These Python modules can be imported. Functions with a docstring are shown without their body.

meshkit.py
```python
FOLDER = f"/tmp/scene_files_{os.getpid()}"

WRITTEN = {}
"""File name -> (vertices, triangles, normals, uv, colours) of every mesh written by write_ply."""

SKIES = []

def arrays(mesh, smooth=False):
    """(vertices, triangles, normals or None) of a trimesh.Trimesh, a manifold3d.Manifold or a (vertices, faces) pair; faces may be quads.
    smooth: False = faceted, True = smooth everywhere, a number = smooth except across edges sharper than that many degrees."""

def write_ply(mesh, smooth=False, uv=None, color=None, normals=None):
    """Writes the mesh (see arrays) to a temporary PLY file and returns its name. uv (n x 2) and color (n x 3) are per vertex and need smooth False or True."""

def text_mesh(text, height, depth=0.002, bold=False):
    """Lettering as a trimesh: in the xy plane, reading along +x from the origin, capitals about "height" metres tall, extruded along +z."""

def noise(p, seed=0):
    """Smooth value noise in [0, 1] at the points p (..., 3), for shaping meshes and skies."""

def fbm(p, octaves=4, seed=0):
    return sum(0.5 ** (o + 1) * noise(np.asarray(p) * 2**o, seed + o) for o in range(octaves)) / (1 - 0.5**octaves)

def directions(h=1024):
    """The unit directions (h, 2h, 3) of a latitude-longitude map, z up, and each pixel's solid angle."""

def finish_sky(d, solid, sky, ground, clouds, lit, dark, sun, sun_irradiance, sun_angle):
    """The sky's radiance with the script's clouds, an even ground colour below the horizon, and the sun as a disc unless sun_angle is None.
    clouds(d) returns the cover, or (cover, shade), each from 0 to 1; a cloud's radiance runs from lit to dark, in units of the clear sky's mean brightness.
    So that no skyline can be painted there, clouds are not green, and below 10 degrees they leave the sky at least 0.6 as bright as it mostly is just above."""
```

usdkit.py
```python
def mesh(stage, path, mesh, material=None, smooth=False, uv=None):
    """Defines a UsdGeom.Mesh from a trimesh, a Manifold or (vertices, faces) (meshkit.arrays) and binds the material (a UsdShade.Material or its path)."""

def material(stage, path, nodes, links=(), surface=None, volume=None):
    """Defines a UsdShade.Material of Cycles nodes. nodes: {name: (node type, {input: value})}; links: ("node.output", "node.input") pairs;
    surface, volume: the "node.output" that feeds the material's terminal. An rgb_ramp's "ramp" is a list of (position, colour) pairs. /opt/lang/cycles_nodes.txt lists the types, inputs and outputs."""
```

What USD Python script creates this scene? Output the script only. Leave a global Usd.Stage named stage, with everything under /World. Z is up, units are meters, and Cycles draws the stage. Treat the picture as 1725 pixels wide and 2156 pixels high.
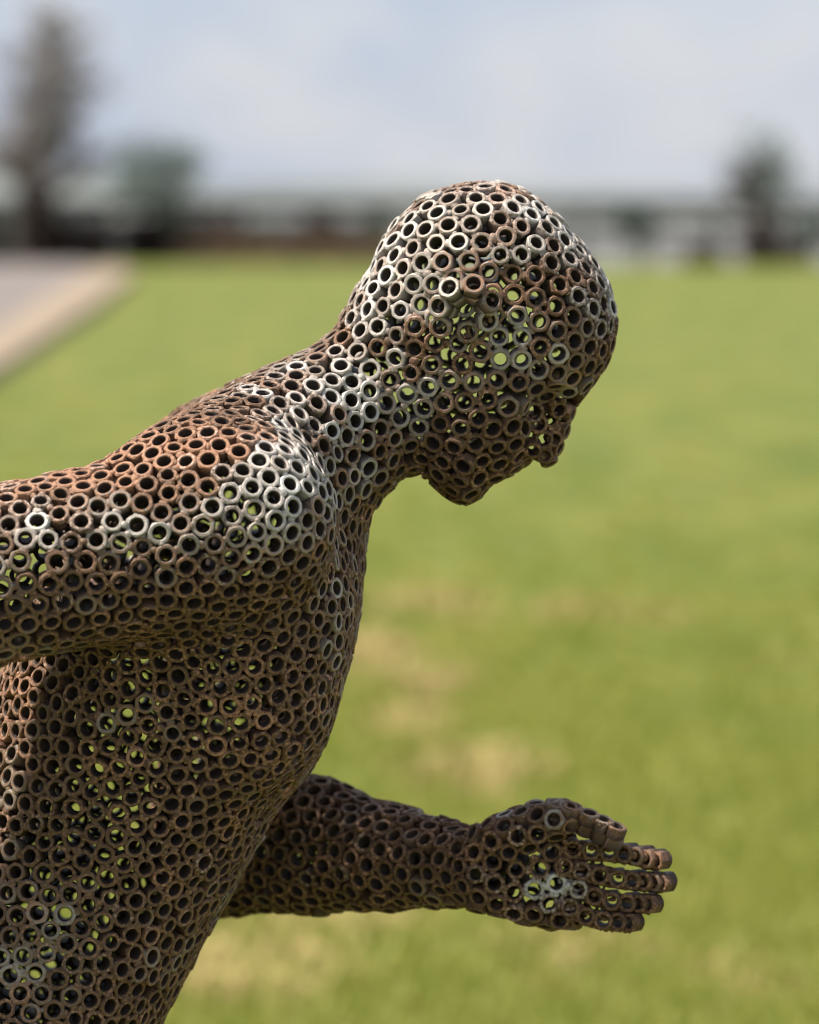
import math, random
import numpy as np
import trimesh
import meshkit, usdkit
from scipy.spatial import cKDTree
from pxr import Usd, UsdGeom, UsdLux, UsdShade, Sdf, Gf, Vt

random.seed(7)
rng = np.random.default_rng(7)
stage = Usd.Stage.CreateInMemory()
UsdGeom.SetStageUpAxis(stage, UsdGeom.Tokens.z)
UsdGeom.SetStageMetersPerUnit(stage, 1.0)
world = UsdGeom.Xform.Define(stage, "/World")
stage.SetDefaultPrim(world.GetPrim())
UsdGeom.Scope.Define(stage, "/World/Looks")
_T = Sdf.ValueTypeNames

# ------------------------------------------------------------------ camera
DIST, EYE, FPX = 3.4, 1.55, 9189.0           # metres to the figure, eye height, focal length in reference pixels (1725 wide)
PITCH = math.atan((1078 - 400) / FPX)        # downwards
EXPOSURE = 1.0
LENS_MM = 36.0 * FPX / 1725.0
cam = UsdGeom.Camera.Define(stage, "/World/camera")
cam.CreateHorizontalApertureAttr(36.0)
cam.CreateVerticalApertureAttr(45.0)
cam.CreateFocalLengthAttr(LENS_MM)
cam.CreateFStopAttr(LENS_MM / 31.0)
cam.CreateFocusDistanceAttr(DIST - 0.11)
cam.CreateExposureAttr(EXPOSURE)
cam.CreateClippingRangeAttr(Gf.Vec2f(0.05, 20000.0))
cam.AddTranslateOp().Set(Gf.Vec3d(0, -DIST, EYE))
cam.AddRotateXOp().Set(90.0 - math.degrees(PITCH))

# ------------------------------------------------------------------ sun and sky
SUN = np.array([-0.50, -0.12, 0.86]); SUN /= np.linalg.norm(SUN)
sun = UsdLux.DistantLight.Define(stage, "/World/sun")
sun.CreateNormalizeAttr(True)
sun.CreateIntensityAttr(1.15)
sun.CreateAngleAttr(3.0)
sun.CreateColorAttr(Gf.Vec3f(1.0, 0.93, 0.82))
zaxis = SUN
xaxis = np.cross([0, 1, 0], zaxis); xaxis /= np.linalg.norm(xaxis)
yaxis = np.cross(zaxis, xaxis)
sun.AddTransformOp().Set(Gf.Matrix4d(*xaxis, 0, *yaxis, 0, *zaxis, 0, 0, 0, 0, 1))

dome = UsdLux.DomeLight.Define(stage, "/World/sky")
sky_mat = usdkit.material(stage, "/World/Looks/sky_material", {
    "sky": ("sky_texture", {"sky_type": "single_scattering", "sun_disc": False, "sun_elevation": float(math.asin(SUN[2])),
                            "sun_rotation": float(math.atan2(SUN[0], SUN[1])), "air_density": 1.0, "aerosol_density": 2.0, "altitude": 100.0}),
    "tc": ("texture_coordinate", {}),
    "map": ("mapping", {"scale": (1.0, 1.0, 1.25), "location": (0.37, 0.2, 0.05)}),
    "n1": ("noise_texture", {"scale": 13.0, "detail": 3.0, "roughness": 0.5, "distortion": 0.4}),
    "cr": ("rgb_ramp", {"ramp": [(0.30, (2.50, 2.88, 3.62)), (0.54, (2.82, 3.16, 3.82)), (0.76, (3.85, 3.88, 4.0))]}),
    "mix": ("mix", {"fac": 0.86}),
    "bg": ("background_shader", {"strength": 0.10}),
}, [("tc.generated", "map.vector"), ("map.vector", "n1.vector"), ("n1.fac", "cr.fac"), ("sky.color", "mix.color1"), ("cr.color", "mix.color2"),
    ("mix.color", "bg.color")], surface="bg.background")
UsdShade.MaterialBindingAPI.Apply(dome.GetPrim()).Bind(sky_mat)
dome.GetPrim().SetCustomDataByKey("kind", "structure")
dome.GetPrim().SetCustomDataByKey("label", "pale blue grey hazy sky with thin cloud")

# ------------------------------------------------------------------ helpers
used = {}
def numbered(path):
    if path not in used:
        used[path] = 0
        return path
    used[path] += 1
    return f"{path}_{used[path]:03d}"

def tag(prim, label=None, category=None, group=None, kind=None):
    for k, v in (("label", label), ("category", category), ("group", group), ("kind", kind)):
        if v:
            prim.SetCustomDataByKey(k, v)

def thing(name, loc, label, category, group=None):
    x = UsdGeom.Xform.Define(stage, numbered("/World/" + name))
    x.AddTranslateOp().Set(Gf.Vec3d(*map(float, loc)))
    tag(x.GetPrim(), label, category, group)
    return x

def obj(name, mesh, material, parent=None, smooth=False, primvars=None, label=None, kind=None):
    base = str(parent.GetPath()) if parent is not None else "/World"
    m = usdkit.mesh(stage, numbered(base + "/" + name), mesh, material, smooth=smooth)
    for k, v in (primvars or {}).items():
        UsdGeom.PrimvarsAPI(m).CreatePrimvar(k, _T.FloatArray, "vertex").Set(Vt.FloatArray.FromNumpy(np.asarray(v, np.float32)))
    tag(m.GetPrim(), label, kind=kind)
    return m

def raw_mesh(name, v, f, n, material, parent, primvars=None, label=None, kind=None):
    m = UsdGeom.Mesh.Define(stage, numbered(str(parent.GetPath()) + "/" + name))
    m.CreatePointsAttr(Vt.Vec3fArray.FromNumpy(np.ascontiguousarray(v, np.float32)))
    m.CreateFaceVertexCountsAttr(Vt.IntArray.FromNumpy(np.full(len(f), 3, np.int32)))
    m.CreateFaceVertexIndicesAttr(Vt.IntArray.FromNumpy(np.ascontiguousarray(f, np.int32).ravel()))
    m.CreateSubdivisionSchemeAttr("none")
    m.CreateNormalsAttr(Vt.Vec3fArray.FromNumpy(np.ascontiguousarray(n, np.float32)))
    m.SetNormalsInterpolation("vertex")
    for k, a in (primvars or {}).items():
        UsdGeom.PrimvarsAPI(m).CreatePrimvar(k, _T.FloatArray, "vertex").Set(Vt.FloatArray.FromNumpy(np.ascontiguousarray(a, np.float32)))
    UsdShade.MaterialBindingAPI.Apply(m.GetPrim()).Bind(material)
    tag(m.GetPrim(), label, kind=kind)
    return m

def P(px, py, y=0.0):
    """A point of the place at depth y, from its direction measured in the photograph."""
    c, s = math.cos(PITCH), math.sin(PITCH)
    a, b = (px - 862.5) / FPX, -(py - 1078.0) / FPX
    d = np.array([a, c + b * s, -s + b * c])
    return np.array([0, -DIST, EYE]) + d * ((y + DIST) / d[1])

def ground_at(px, R):
    return np.array([(px - 862.5) / FPX * R, R - DIST, 0.0])

def tube(points, radii, sides=7, cap=True):
    p = np.asarray(points, float); r = np.broadcast_to(np.asarray(radii, float), (len(p),))
    t = np.gradient(p, axis=0); t /= np.linalg.norm(t, axis=1, keepdims=True) + 1e-12
    ref = np.where(np.abs(t[:, 2:]) < 0.9, [[0, 0, 1.0]], [[1.0, 0, 0]])
    a = np.cross(t, ref); a /= np.linalg.norm(a, axis=1, keepdims=True) + 1e-12
    b = np.cross(t, a); ang = np.arange(sides) * 2 * np.pi / sides
    v = (p[:, None] + r[:, None, None] * (np.cos(ang)[None, :, None] * a[:, None] + np.sin(ang)[None, :, None] * b[:, None])).reshape(-1, 3)
    f = []
    for i in range(len(p) - 1):
        for j in range(sides):
            k = (j + 1) % sides
            f += [[i * sides + j, i * sides + k, (i + 1) * sides + k], [i * sides + j, (i + 1) * sides + k, (i + 1) * sides + j]]
    f = np.array(f)
    if cap:
        v = np.vstack([v, p[:1], p[-1:]]); n = len(v); L = (len(p) - 1) * sides
        f = np.vstack([f, [[n - 2, (j + 1) % sides, j] for j in range(sides)], [[n - 1, L + j, L + (j + 1) % sides] for j in range(sides)]])
    return v, f[:, ::-1]

def join(parts):
    v, f, n = [], [], 0
    for a, b in parts:
        v.append(a); f.append(np.asarray(b) + n); n += len(a)
    return np.vstack(v), np.vstack(f)

def box(cx, cy, cz, sx, sy, sz, rz=0.0, bevel=0.0):
    m = trimesh.creation.box((sx, sy, sz))
    v = np.array(m.vertices)
    if bevel:
        pts = []
        for sxn in (-1, 1):
            for syn in (-1, 1):
                for szn in (-1, 1):
                    for k in range(3):
                        q = np.array([sx / 2, sy / 2, sz / 2]) - bevel; q[k] += bevel
                        pts.append(q * [sxn, syn, szn])
        m = trimesh.convex.convex_hull(np.array(pts)); v = np.array(m.vertices)
    c, s = math.cos(rz), math.sin(rz)
    v = v @ np.array([[c, s, 0], [-s, c, 0], [0, 0, 1]]) + [cx, cy, cz]
    return v, np.array(m.faces)

# ------------------------------------------------------------------ materials
def metal_material(path):
    return usdkit.material(stage, path, {
        "geo": ("geometry", {}),
        "orange": ("attribute", {"attribute": "orange"}), "pale": ("attribute", {"attribute": "pale"}),
        "tone": ("attribute", {"attribute": "tone"}), "thread": ("attribute", {"attribute": "thread"}), "bore": ("attribute", {"attribute": "bore"}),
        "n_big": ("noise_texture", {"scale": 16.0, "detail": 4.0, "roughness": 0.6}),
        "n_mid": ("noise_texture", {"scale": 360.0, "detail": 4.0, "roughness": 0.65}),
        "n_fine": ("noise_texture", {"scale": 900.0, "detail": 3.0, "roughness": 0.7}),
        # steel, lightly oxidised
        "steel": ("rgb_ramp", {"ramp": [(0.0, (0.112, 0.082, 0.058)), (0.5, (0.205, 0.172, 0.138)), (1.0, (0.37, 0.337, 0.298))]}),
        "rust": ("rgb_ramp", {"ramp": [(0.3, (0.042, 0.020, 0.011)), (0.5, (0.118, 0.062, 0.032)), (0.7, (0.235, 0.130, 0.068))]}),
        "rust_o": ("rgb_ramp", {"ramp": [(0.3, (0.19, 0.080, 0.042)), (0.7, (0.42, 0.225, 0.130))]}),
        "rsum1": ("math", {"math_type": "multiply_add", "value2": 1.3, "value3": -1.20}),
        "rsum2": ("math", {"math_type": "multiply_add", "value2": 1.3}),
        "rsum3": ("math", {"math_type": "add"}),
        "rfac": ("map_range", {"from_min": 0.10, "from_max": 0.50, "to_min": 0.0, "to_max": 1.0, "clamp": True}),
        "osum": ("math", {"math_type": "multiply_add", "value2": 1.9, "value3": -0.95}),
        "osum2": ("math", {"math_type": "add"}),
        "ofac": ("map_range", {"from_min": 0.20, "from_max": 0.75, "to_min": 0.0, "to_max": 0.9, "clamp": True}),
        "psum": ("math", {"math_type": "multiply_add", "value2": 1.1, "value3": -0.55}),
        "psum2": ("math", {"math_type": "add"}),
        "pfac": ("map_range", {"from_min": 0.35, "from_max": 0.95, "to_min": 0.0, "to_max": 1.0, "clamp": True}),
        "m1": ("mix", {}), "m2": ("mix", {}), "m3": ("mix", {"color2": (0.60, 0.575, 0.54)}), "m4": ("mix", {"color2": (0.026, 0.013, 0.008)}),  # m4: dark rust, with the shade inside holes and gaps painted in
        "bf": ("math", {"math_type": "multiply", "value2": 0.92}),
        "inv": ("math", {"math_type": "subtract", "value1": 1.0}),
        "met": ("map_range", {"from_min": 0.0, "from_max": 1.0, "to_min": 0.30, "to_max": 0.0, "clamp": True}),
        "rough": ("map_range", {"from_min": 0.0, "from_max": 1.0, "to_min": 0.40, "to_max": 0.62, "clamp": True}),
        "sine": ("math", {"math_type": "sine"}),
        "h1": ("math", {"math_type": "multiply", "value2": 0.00022}),
        "h1b": ("math", {"math_type": "multiply"}),
        "h2": ("math", {"math_type": "multiply_add", "value2": 0.00055}),
        "bump": ("bump", {"strength": 0.9, "distance": 1.0}),
        "p": ("principled_bsdf", {"specular_ior_level": 0.4}),
    }, [("geo.position", "n_big.vector"), ("geo.position", "n_mid.vector"), ("geo.position", "n_fine.vector"),
        ("tone.fac", "steel.fac"), ("n_mid.fac", "rust.fac"), ("n_mid.fac", "rust_o.fac"),
        # how rusty: big patches + pits + a bias of the nut itself
        ("n_mid.fac", "rsum1.value1"), ("n_big.fac", "rsum2.value1"), ("rsum1.value", "rsum2.value3"),
        ("rsum2.value", "rsum3.value1"), ("tone.fac", "inv.value2"), ("inv.value", "rsum3.value2"),
        ("rsum3.value", "rfac.value"),
        ("n_mid.fac", "osum.value1"), ("osum.value", "osum2.value1"), ("orange.fac", "osum2.value2"), ("osum2.value", "ofac.value"),
        ("n_mid.fac", "psum.value1"), ("psum.value", "psum2.value1"), ("pale.fac", "psum2.value2"), ("psum2.value", "pfac.value"),
        ("rfac.result", "m1.fac"), ("steel.color", "m1.color1"), ("rust.color", "m1.color2"),
        ("ofac.result", "m2.fac"), ("m1.color", "m2.color1"), ("rust_o.color", "m2.color2"),
        ("pfac.result", "m3.fac"), ("m2.color", "m3.color1"),
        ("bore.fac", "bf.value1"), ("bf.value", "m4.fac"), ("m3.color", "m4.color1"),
        ("m4.color", "p.base_color"),
        ("rfac.result", "met.value"), ("met.result", "p.metallic"), ("rfac.result", "rough.value"), ("rough.result", "p.roughness"),
        ("thread.fac", "sine.value1"), ("sine.value", "h1.value1"), ("h1.value", "h1b.value1"), ("bore.fac", "h1b.value2"),
        ("n_fine.fac", "h2.value1"), ("h1b.value", "h2.value3"), ("h2.value", "bump.height"), ("bump.normal", "p.normal")],
        surface="p.BSDF")
M_nut = metal_material("/World/Looks/rusty_steel")

def simple(name, c0, c1, scale, rough=0.85, bump=0.0, coord="position", detail=4.0):
    nodes = {"geo": ("geometry", {}), "n": ("noise_texture", {"scale": scale, "detail": detail, "roughness": 0.6}),
             "r": ("rgb_ramp", {"ramp": [(0.32, c0), (0.68, c1)]}), "p": ("principled_bsdf", {"roughness": rough, "specular_ior_level": 0.3})}
    links = [("geo.position", "n.vector"), ("n.fac", "r.fac"), ("r.color", "p.base_color")]
    if bump:
        nodes["b"] = ("bump", {"strength": 0.6, "distance": bump})
        links += [("n.fac", "b.height"), ("b.normal", "p.normal")]
    return usdkit.material(stage, "/World/Looks/" + name, nodes, links, surface="p.BSDF")

def foliage(name, c0, c1, trans):
    return usdkit.material(stage, "/World/Looks/" + name, {
        "geo": ("geometry", {}), "n": ("noise_texture", {"scale": 1.6, "detail": 2.0}),
        "r": ("rgb_ramp", {"ramp": [(0.3, c0), (0.7, c1)]}),
        "d": ("principled_bsdf", {"roughness": 0.6, "specular_ior_level": 0.3}), "t": ("translucent_bsdf", {"color": trans}),
        "m": ("mix_closure", {"fac": 0.3})},
        [("geo.position", "n.vector"), ("n.fac", "r.fac"), ("r.color", "d.base_color"), ("d.BSDF", "m.closure1"), ("t.BSDF", "m.closure2")], surface="m.closure")

M_lawn = usdkit.material(stage, "/World/Looks/lawn_grass", {
    "geo": ("geometry", {}), "map": ("mapping", {"scale": (1.0, 0.45, 1.0)}),
    "n1": ("noise_texture", {"scale": 1.5, "detail": 4.0, "roughness": 0.55}),
    "n2": ("noise_texture", {"scale": 2.6, "detail": 3.0, "roughness": 0.5, "distortion": 0.3}),
    "n3": ("noise_texture", {"scale": 40.0, "detail": 4.0, "roughness": 0.7}),
    "r1": ("rgb_ramp", {"ramp": [(0.30, (0.068, 0.096, 0.012)), (0.50, (0.112, 0.132, 0.019)), (0.70, (0.170, 0.166, 0.033))]}),
    "rs": ("rgb_ramp", {"ramp": [(0.60, (0, 0, 0)), (0.80, (0.7, 0.7, 0.7))]}),
    "r3": ("rgb_ramp", {"ramp": [(0.3, (0.62, 0.62, 0.6)), (0.7, (1.25, 1.25, 1.25))]}),
    "mx": ("mix", {"color2": (0.40, 0.30, 0.125)}), "mu": ("mix", {"mix_type": "multiply", "fac": 1.0}),
    "p": ("principled_bsdf", {"roughness": 0.8, "specular_ior_level": 0.2})},
    [("geo.position", "map.vector"), ("map.vector", "n1.vector"), ("map.vector", "n2.vector"), ("geo.position", "n3.vector"),
     ("n1.fac", "r1.fac"), ("n2.fac", "rs.fac"), ("n3.fac", "r3.fac"), ("rs.color", "mx.fac"), ("r1.color", "mx.color1"),
     ("mx.color", "mu.color1"), ("r3.color", "mu.color2"), ("mu.color", "p.base_color")], surface="p.BSDF")
M_blade = usdkit.material(stage, "/World/Looks/grass_blade", {
    "oi": ("object_info", {}), "geo": ("geometry", {}), "map": ("mapping", {"scale": (1.0, 0.45, 1.0)}),
    "n2": ("noise_texture", {"scale": 2.6, "detail": 3.0, "roughness": 0.5, "distortion": 0.3}),
    "rs": ("rgb_ramp", {"ramp": [(0.60, (0, 0, 0)), (0.80, (0.7, 0.7, 0.7))]}),
    "r": ("rgb_ramp", {"ramp": [(0.0, (0.170, 0.200, 0.028)), (0.6, (0.255, 0.268, 0.050)), (1.0, (0.38, 0.34, 0.095))]}),
    "mx": ("mix", {"color2": (0.40, 0.30, 0.125)}),
    "d": ("principled_bsdf", {"roughness": 0.55, "specular_ior_level": 0.3}), "t": ("translucent_bsdf", {"color": (0.32, 0.38, 0.045)}),
    "m": ("mix_closure", {"fac": 0.3})},
    [("oi.random", "r.fac"), ("geo.position", "map.vector"), ("map.vector", "n2.vector"), ("n2.fac", "rs.fac"), ("rs.color", "mx.fac"), ("r.color", "mx.color1"),
     ("mx.color", "d.base_color"), ("d.BSDF", "m.closure1"), ("t.BSDF", "m.closure2")], surface="m.closure")
M_path = simple("path_gravel", (0.14, 0.120, 0.110), (0.19, 0.165, 0.152), 1.2, 0.9)
M_kerb = simple("sandstone_kerb", (0.22, 0.170, 0.118), (0.285, 0.222, 0.158), 2.0, 0.85)
M_bark = simple("dark_bark", (0.045, 0.032, 0.030), (0.10, 0.075, 0.066), 9.0, 0.9)
M_twig = simple("grey_brown_twig", (0.13, 0.112, 0.10), (0.24, 0.21, 0.185), 6.0, 0.9)
M_wood = simple("weathered_brown_timber", (0.12, 0.075, 0.048), (0.22, 0.145, 0.095), 5.0, 0.85)
M_rail = simple("grey_green_painted_rail", (0.055, 0.060, 0.058), (0.085, 0.09, 0.085), 4.0, 0.6)
M_leaf_teal = foliage("grey_green_leaf", (0.12, 0.155, 0.14), (0.20, 0.24, 0.22), (0.16, 0.21, 0.17))
M_leaf_brown = foliage("dark_red_brown_leaf", (0.035, 0.022, 0.020), (0.085, 0.056, 0.048), (0.06, 0.03, 0.02))
M_leaf_dark = foliage("dark_green_leaf", (0.035, 0.045, 0.032), (0.075, 0.085, 0.060), (0.05, 0.07, 0.03))
M_hill = simple("dry_grey_scrub", (0.10, 0.115, 0.112), (0.17, 0.18, 0.172), 0.02, 0.95)  # distance haze is painted into this grey
M_plain = simple("pale_dry_plain", (0.115, 0.115, 0.113), (0.16, 0.158, 0.156), 0.008, 0.95)

# ------------------------------------------------------------------ ground
def sheet(name, xs, ys, zf, material, label, kind="structure", smooth=True):
    X, Y = np.meshgrid(xs, ys, indexing="ij")
    v = np.stack([X, Y, zf(X, Y)], -1).reshape(-1, 3)
    i, j = np.meshgrid(np.arange(len(xs) - 1), np.arange(len(ys) - 1), indexing="ij")
    a = (i * len(ys) + j).ravel(); b = a + len(ys)
    m = obj(name, (v, np.vstack([np.stack([a, b, b + 1], 1), np.stack([a, b + 1, a + 1], 1)])), material, smooth=smooth, label=label, kind=kind)
    return m

EDGE = 92.0 - DIST
def lawn_z(X, Y):
    d = np.maximum(Y - EDGE, 0)
    undul = (meshkit.fbm(np.stack([X * 0.12, Y * 0.12, 0 * X], -1), 3, 4) - 0.5) * 0.10 * np.clip((Y - 4) / 20, 0, 1)
    return undul - 3.2 * (1 - np.exp(-(d / 14.0) ** 1.5))
ys = np.concatenate([np.linspace(-60, 0, 7), np.linspace(1, 90, 90), np.linspace(91, 150, 40)])
sheet("lawn", np.linspace(-90, 90, 121), ys, lawn_z, M_lawn, "green mown lawn with yellow dry patches behind the nut figure")
g = np.concatenate([-np.geomspace(9000, 60, 22), [0], np.geomspace(60, 9000, 22)])
sheet("plain", g, g, lambda X, Y: np.full_like(X, -3.3), M_plain, "pale flat land beyond the edge of the lawn")

# far low scrubby hills past the lawn
hx = np.linspace(-420, 420, 141)
def hill_z(X, Y):
    u = (Y - 820.0) / 260.0
    left = np.clip((40 - X) / 110.0, 0, 1)
    h = 4.6 + 3.6 * left + 4.5 * (meshkit.fbm(np.stack([X * 0.035, Y * 0.004, 0 * X], -1), 4, 9) - 0.5)
    return -3.6 + np.maximum(h, 1.0) * np.sin(np.clip(u, 0, 1) * np.pi) ** 0.6
sheet("far_hills", hx, np.linspace(820, 1080, 27), hill_z, M_hill, "low haze grey scrub hills on the horizon")

# ------------------------------------------------------------------ path and kerb at the left
def strip(name, poly, z0, z1, material, label, parent=None, kind="structure"):
    from shapely.geometry import Polygon
    m = trimesh.creation.extrude_polygon(Polygon(poly), z1 - z0, engine="earcut")
    m.apply_translation((0, 0, z0))
    return obj(name, (np.array(m.vertices), np.array(m.faces)), material, parent, label=label, kind=kind)

def R_of(py):
    return EYE * FPX / (py - 400.0)
edge_px = [(-420, 1040), (-150, 895), (0, 795), (100, 725), (200, 655), (255, 612), (285, 592)]
inner_px = [(-420, 915), (-150, 800), (0, 708), (90, 648), (170, 596), (215, 577), (240, 570)]
outer = [ground_at(a, R_of(b))[:2] for a, b in edge_px]
inner = [ground_at(a, R_of(b))[:2] for a, b in inner_px]
path_far = [ground_at(150, R_of(562))[:2], ground_at(-300, R_of(562))[:2]]
strip("path", inner + path_far + [(-30, inner[0][1])], -0.25, 0.075, M_path, "pinkish grey paved path beside the lawn")
# kerb stones one by one along the lawn's edge
kerb = thing("stone_kerb", (0, 0, 0), "wide tan sandstone edging between the lawn and the grey path", "kerb")
def resample(pts, n):
    pts = np.array(pts); L = np.concatenate([[0], np.cumsum(np.linalg.norm(np.diff(pts, axis=0), axis=1))])
    t = np.linspace(0, L[-1], n)
    return np.stack([np.interp(t, L, pts[:, k]) for k in range(2)], 1)
NK = 34
ro, ri = resample(outer, NK + 1), resample(inner, NK + 1)
for i in range(NK):
    a, b, c, d = ro[i], ro[i + 1], ri[i + 1], ri[i]
    cen = (a + b + c + d) / 4
    q = np.array([cen + (p - cen) * [0.992, 0.985] for p in (a, b, c, d)])
    h = 0.12 + rng.uniform(-0.006, 0.006)
    v = np.array([[*p, -0.2] for p in q] + [[*p, h - 0.02] for p in q] + [[*(cen + (p - cen) * 0.97), h] for p in q])
    f = []
    for lo, hi in ((0, 4), (4, 8)):
        for k in range(4):
            m_ = (k + 1) % 4
            f += [[lo + k, lo + m_, hi + m_], [lo + k, hi + m_, hi + k]]
    f += [[8, 9, 10], [8, 10, 11]]
    obj("stone", (v, np.array(f)), M_kerb, kerb)

# ------------------------------------------------------------------ the figure: an implicit body, then nuts welded all over it
AF = 0.0160                      # nut width across flats
HN = 0.0128                      # nut height

def chaikin(p, n=2):
    p = np.asarray(p, float)
    for _ in range(n):
        q = np.roll(p, -1, axis=0)
        p = np.stack([0.75 * p + 0.25 * q, 0.25 * p + 0.75 * q], 1).reshape(-1, 2)
    return p

def xz(pts, y=0.0):
    return np.array([P(a, b, y)[[0, 2]] for a, b in pts])

class Poly:
    def __init__(self, p):
        self.a = p; self.b = np.roll(p, -1, axis=0)
    def sd(self, q):
        """Signed distance, positive inside."""
        a, b = self.a[None], self.b[None]
        e = b - a; w = q[:, None] - a
        t = np.clip((w * e).sum(-1) / ((e * e).sum(-1) + 1e-18), 0, 1)
        d = np.sqrt((((w - t[..., None] * e) ** 2).sum(-1)).min(1))
        y0, y1 = a[..., 1], b[..., 1]
        c = (y0 > q[:, None, 1]) != (y1 > q[:, None, 1])
        x = a[..., 0] + (q[:, None, 1] - y0) * e[..., 0] / np.where(np.abs(e[..., 1]) < 1e-12, 1e-12, e[..., 1])
        inside = (c & (q[:, None, 0] < x)).sum(1) % 2 == 1
        return np.where(inside, d, -d)

def round_cone(p, a, b, ra, rb):
    a, b = np.asarray(a), np.asarray(b)
    e = b - a
    t = np.clip(((p - a) @ e) / (e @ e), 0, 1)
    return np.linalg.norm(p - a - t[:, None] * e, axis=1) - (ra + (rb - ra) * t)

def ellipsoid(p, c, r):
    q = (p - np.asarray(c)) / np.asarray(r)
    k0 = np.linalg.norm(q, axis=1); k1 = np.linalg.norm(q / np.asarray(r), axis=1)
    return k0 * (k0 - 1) / (k1 + 1e-9)

def smin(a, b, k):
    h = np.maximum(k - np.abs(a - b), 0) / k
    return np.minimum(a, b) - h * h * k * 0.25

HEAD = chaikin(xz([(735, 655), (768, 578), (790, 530), (812, 487), (850, 441), (900, 405), (960, 385), (1020, 379), (1080, 387), (1130, 411), (1172, 446),
                   (1204, 485), (1238, 522), (1265, 562), (1287, 605), (1299, 655), (1298, 705), (1289, 748), (1268, 790), (1240, 829), (1212, 857),
                   (1180, 895), (1150, 930), (1118, 962), (1098, 990), (1066, 1008), (1038, 1023), (1014, 1052), (988, 1066), (958, 1061), (928, 1040), (901, 1014),
                   (876, 990), (845, 955), (800, 900), (745, 800), (725, 720)]), 2)
TORSO = chaikin(xz([(830, 640), (775, 590), (735, 648), (680, 712), (638, 750), (600, 777), (545, 797), (490, 818), (430, 850), (350, 897), (270, 955), (190, 1050), (110, 1180), (50, 1300),
                    (0, 1420), (-45, 1560), (-105, 1740), (-170, 1900), (-230, 2050), (-300, 2220), (-335, 2370), (-290, 2500), (-170, 2560), (20, 2560), (150, 2500),
                    (225, 2400), (290, 2270), (345, 2156), (400, 2043), (447, 1955), (492, 1880), (540, 1790), (582, 1710), (622, 1660), (655, 1627), (684, 1575), (708, 1510), (728, 1435), (748, 1352),
                    (760, 1290), (768, 1220), (772, 1160), (778, 1105), (790, 1078), (815, 1042), (848, 1011), (872, 992), (930, 900), (930, 760)]), 2)
HEADP, TORSOP = Poly(HEAD), Poly(TORSO)
# along the torso: (front, back) in the picture, half depth across, and half width
SEC = [((900, 960), (770, 600), .058, .058), ((850, 1010), (690, 705), .060, .060), ((800, 1065), (620, 765), .064, .074), ((775, 1130), (520, 810), .082, .115), ((770, 1200), (400, 870), .098, .150),
       ((758, 1300), (230, 1000), .112, .166), ((728, 1435), (110, 1180), .122, .168), ((655, 1627), (0, 1420), .122, .160), ((582, 1710), (-45, 1560), .115, .148), ((492, 1880), (-105, 1740), .108, .142),
       ((400, 2043), (-170, 1900), .105, .150), ((345, 2156), (-230, 2050), .104, .160), ((250, 2360), (-320, 2300), .104, .175), ((120, 2560), (-300, 2500), .104, .170)]
AX = np.array([(P(*f)[[0, 2]] + P(*b)[[0, 2]]) / 2 for f, b, _, _ in SEC])
AR = np.array([s[2] for s in SEC]); AW = np.array([s[3] for s in SEC])

def axis_param(q):
    a, b = AX[:-1][None], AX[1:][None]
    e = b - a; w = q[:, None] - a
    t = np.clip((w * e).sum(-1) / (e * e).sum(-1), 0, 1)
    d = ((w - t[..., None] * e) ** 2).sum(-1)
    wgt = np.exp(-(d - d.min(1, keepdims=True)) / 0.0008)
    return (wgt * (t + np.arange(len(AX) - 1)[None])).sum(1) / wgt.sum(1)

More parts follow.
